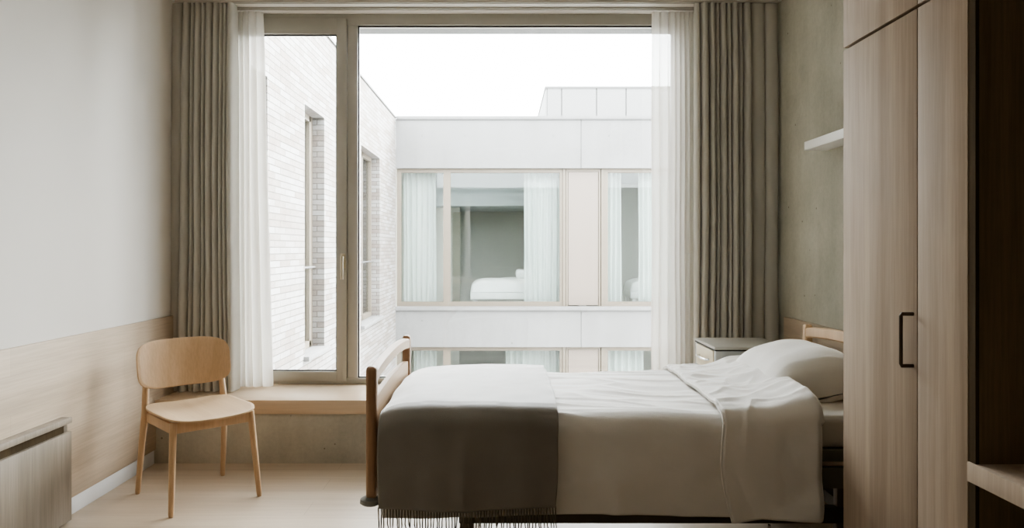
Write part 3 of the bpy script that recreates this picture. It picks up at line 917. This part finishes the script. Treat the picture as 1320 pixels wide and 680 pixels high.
bx(b, ex(582)*1.17, ex(592)*1.17, 15.86, 15.899, 0, 2.1)
obj('inner_door', b, 'fardoor', ob)

def far_curtain(x0, x1, k, label, folds, Y=FZ+.42):
    b = bmesh.new(); o_ = k*dz
    rnd = random.Random(int(x0*10)+k)
    grid(b, folds*10+1, 8, lambda u, v: Vector((ex(x0)+(ex(x1)-ex(x0))*u+.02*math.sin(u*7+v*2)*(1-v), Y+.05*math.sin(u*2*PI*folds)*(1+.3*math.sin(u*9)), .02+o_+(2.8)*v)))
    tag(obj('voile_curtain', b, 'farsheer', smooth='all'), label, 'curtain', 'pale curtains in the opposite windows')
far_curtain(516, 559, 0, 'pale green white curtain in the narrow upper window at the left of the opposite building', 6)
far_curtain(676, 728, 0, 'pale green white curtain at the right of the wide upper window opposite', 7)
far_curtain(781, 805, 0, 'pale green white curtain right of the champagne panel in the upper storey opposite', 4)
far_curtain(828, 870, 0, 'pale curtain in the upper storey opposite, seen at the edge of the sheer curtain', 6)
far_curtain(530, 560, 1, 'pale curtain in the lower left window of the opposite building', 5)
far_curtain(652, 728, 1, 'pale curtain at the right of the wide lower window opposite', 9)
far_curtain(781, 835, 1, 'pale curtain right of the champagne panel in the lower storey opposite', 6)

# beds in the far rooms
def far_bed(x0, x1, y0, y1, z, where):
    t = thing('bed', ((x0+x1)/2, (y0+y1)/2, z), 'white framed bed '+where, 'bed', 'beds in the opposite rooms')
    b = bmesh.new()
    bx(b, x0, x1, y0, y1, z+.33, z+.47, bev=.02)
    obj('frame', b, 'farbed', t, smooth=True)
    for a in (x0+.05, x1-.11):
        for c in (y0+.04, y1-.1): mkbox('leg', 'farbed', t, a, a+.06, c, c+.06, z-.02, z+.33)
    mkbox('headboard', 'cab', t, x1-.0, x1+.04, y0, y1, z+.2, z+.95, bev=.01)
    b = bmesh.new()
    def g(u, v):
        uu, vv = u*2-1, v*2-1
        e = (max(0, 1-abs(uu)**6)*max(0, 1-abs(vv)**6))**.35
        return Vector(((x0+x1)/2+uu*((x1-x0)/2+.02*e), (y0+y1)/2+vv*((y1-y0)/2), z+.471+.25*e+.03*noise.noise(Vector((uu*3, vv*3, z)))*e))
    grid(b, 40, 24, g)
    tag(obj('duvet', b, 'farbed', smooth='all'), 'white duvet on the bed '+where, 'duvet', 'duvets in the opposite rooms')
    b = bmesh.new()
    bx(b, x1-.62, x1-.14, y0+.12, y1-.12, z+.72, z+.90, bev=.07, seg=4)
    tag(obj('pillow', b, 'farbed', smooth=True), 'white pillow on the bed '+where, 'pillow', 'pillows in the opposite rooms')
far_bed(-.66, .85, 14.3, 15.2, .0, 'inside the wide upper window opposite')
far_bed(2.5, 4.3, 14.6, 15.5, .0, 'inside the right upper window opposite')

# rooftop cladding box
rt = thing('rooftop_enclosure', (3, 19, ez(153)-.05), 'pale clad plant enclosure on the roof of the opposite building', 'rooftop enclosure')
Y2 = 17.2; k2 = Y2/FY
rx = lambda x: (x-650)*k2
b = bmesh.new()
xs = [705, 724, 769, 807, 850, 900]
rz1 = H+206*k2
for a, c in zip(xs, xs[1:]): bx(b, rx(a)+.012, rx(c)-.012, Y2, Y2+.04, ez(153)-.05, rz1, bev=.003)
obj('cladding_panel', b, 'expent', rt)
mkbox('core', 'coping', rt, rx(705)+.005, rx(900), Y2+.041, 21.0, ez(153)-.05, rz1-.005)
mkbox('side_cladding', 'excon', rt, rx(705)-.03, rx(705)+.004, Y2+.005, 21.0, ez(153)-.05, rz1-.006)
mkbox('cap', 'coping', rt, rx(705)-.05, rx(900)+.04, Y2-.02, 21.02, rz1, rz1+.05)

struct(mkbox('ground', 'ground', None, -14, 14, YO, 30, -3.75, -3.6), 'pale courtyard paving', 'ground')

# ------------------------------------------------------------------ light
w = bpy.data.worlds.new('overcast'); sc.world = w; w.use_nodes = True
nt = w.node_tree; bg = nt.nodes['Background']
tc = nt.nodes.new('ShaderNodeTexCoord'); sp = nt.nodes.new('ShaderNodeSeparateXYZ')
nt.links.new(tc.outputs['Generated'], sp.inputs[0])
mr = nt.nodes.new('ShaderNodeMapRange'); mr.inputs['From Min'].default_value = 0; mr.inputs['From Max'].default_value = 1
nt.links.new(sp.outputs['Z'], mr.inputs['Value'])
r = nt.nodes.new('ShaderNodeValToRGB'); nt.links.new(mr.outputs[0], r.inputs[0])
r.color_ramp.elements[0].color = (.93, .97, 1, 1); r.color_ramp.elements[1].color = (1, 1, 1, 1)
nt.links.new(r.outputs[0], bg.inputs[0]); 
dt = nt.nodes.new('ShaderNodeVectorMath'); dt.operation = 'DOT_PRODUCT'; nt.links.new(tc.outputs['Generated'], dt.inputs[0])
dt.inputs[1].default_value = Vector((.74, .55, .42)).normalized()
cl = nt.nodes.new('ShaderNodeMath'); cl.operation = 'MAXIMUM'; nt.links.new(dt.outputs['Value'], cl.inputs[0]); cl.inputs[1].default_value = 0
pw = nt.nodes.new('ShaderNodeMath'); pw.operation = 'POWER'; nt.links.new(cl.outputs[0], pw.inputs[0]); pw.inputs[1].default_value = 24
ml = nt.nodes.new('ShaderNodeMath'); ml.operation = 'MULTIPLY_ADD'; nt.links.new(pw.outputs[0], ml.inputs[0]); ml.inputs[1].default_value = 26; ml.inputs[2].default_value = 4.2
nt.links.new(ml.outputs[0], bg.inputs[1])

pl = bpy.data.lights.new('window_portal', 'AREA'); pl.shape = 'RECTANGLE'; pl.size = WX1-WX0; pl.size_y = 2.46
pl.cycles.is_portal = True
po = bpy.data.objects.new('window_portal', pl); COL.objects.link(po); po.location = ((WX0+WX1)/2, 5.2, 1.64); po.rotation_euler = (-PI/2, 0, 0)

# ------------------------------------------------------------------ camera
cam = bpy.data.cameras.new('camera'); co = bpy.data.objects.new('camera', cam); COL.objects.link(co)
cam.sensor_width = 36; cam.lens = FY/1320*36; cam.shift_x = 10/1320; cam.shift_y = -20/1320
cam.clip_start = .05
co.location = (0, 0, H); co.rotation_euler = (PI/2, 0, 0)
sc.camera = co
sc.view_settings.view_transform = 'AgX'
sc.view_settings.look = 'AgX - Medium High Contrast'
sc.view_settings.exposure = 2.55
sc.cycles.max_bounces = 12; sc.cycles.diffuse_bounces = 8; sc.cycles.transparent_max_bounces = 16
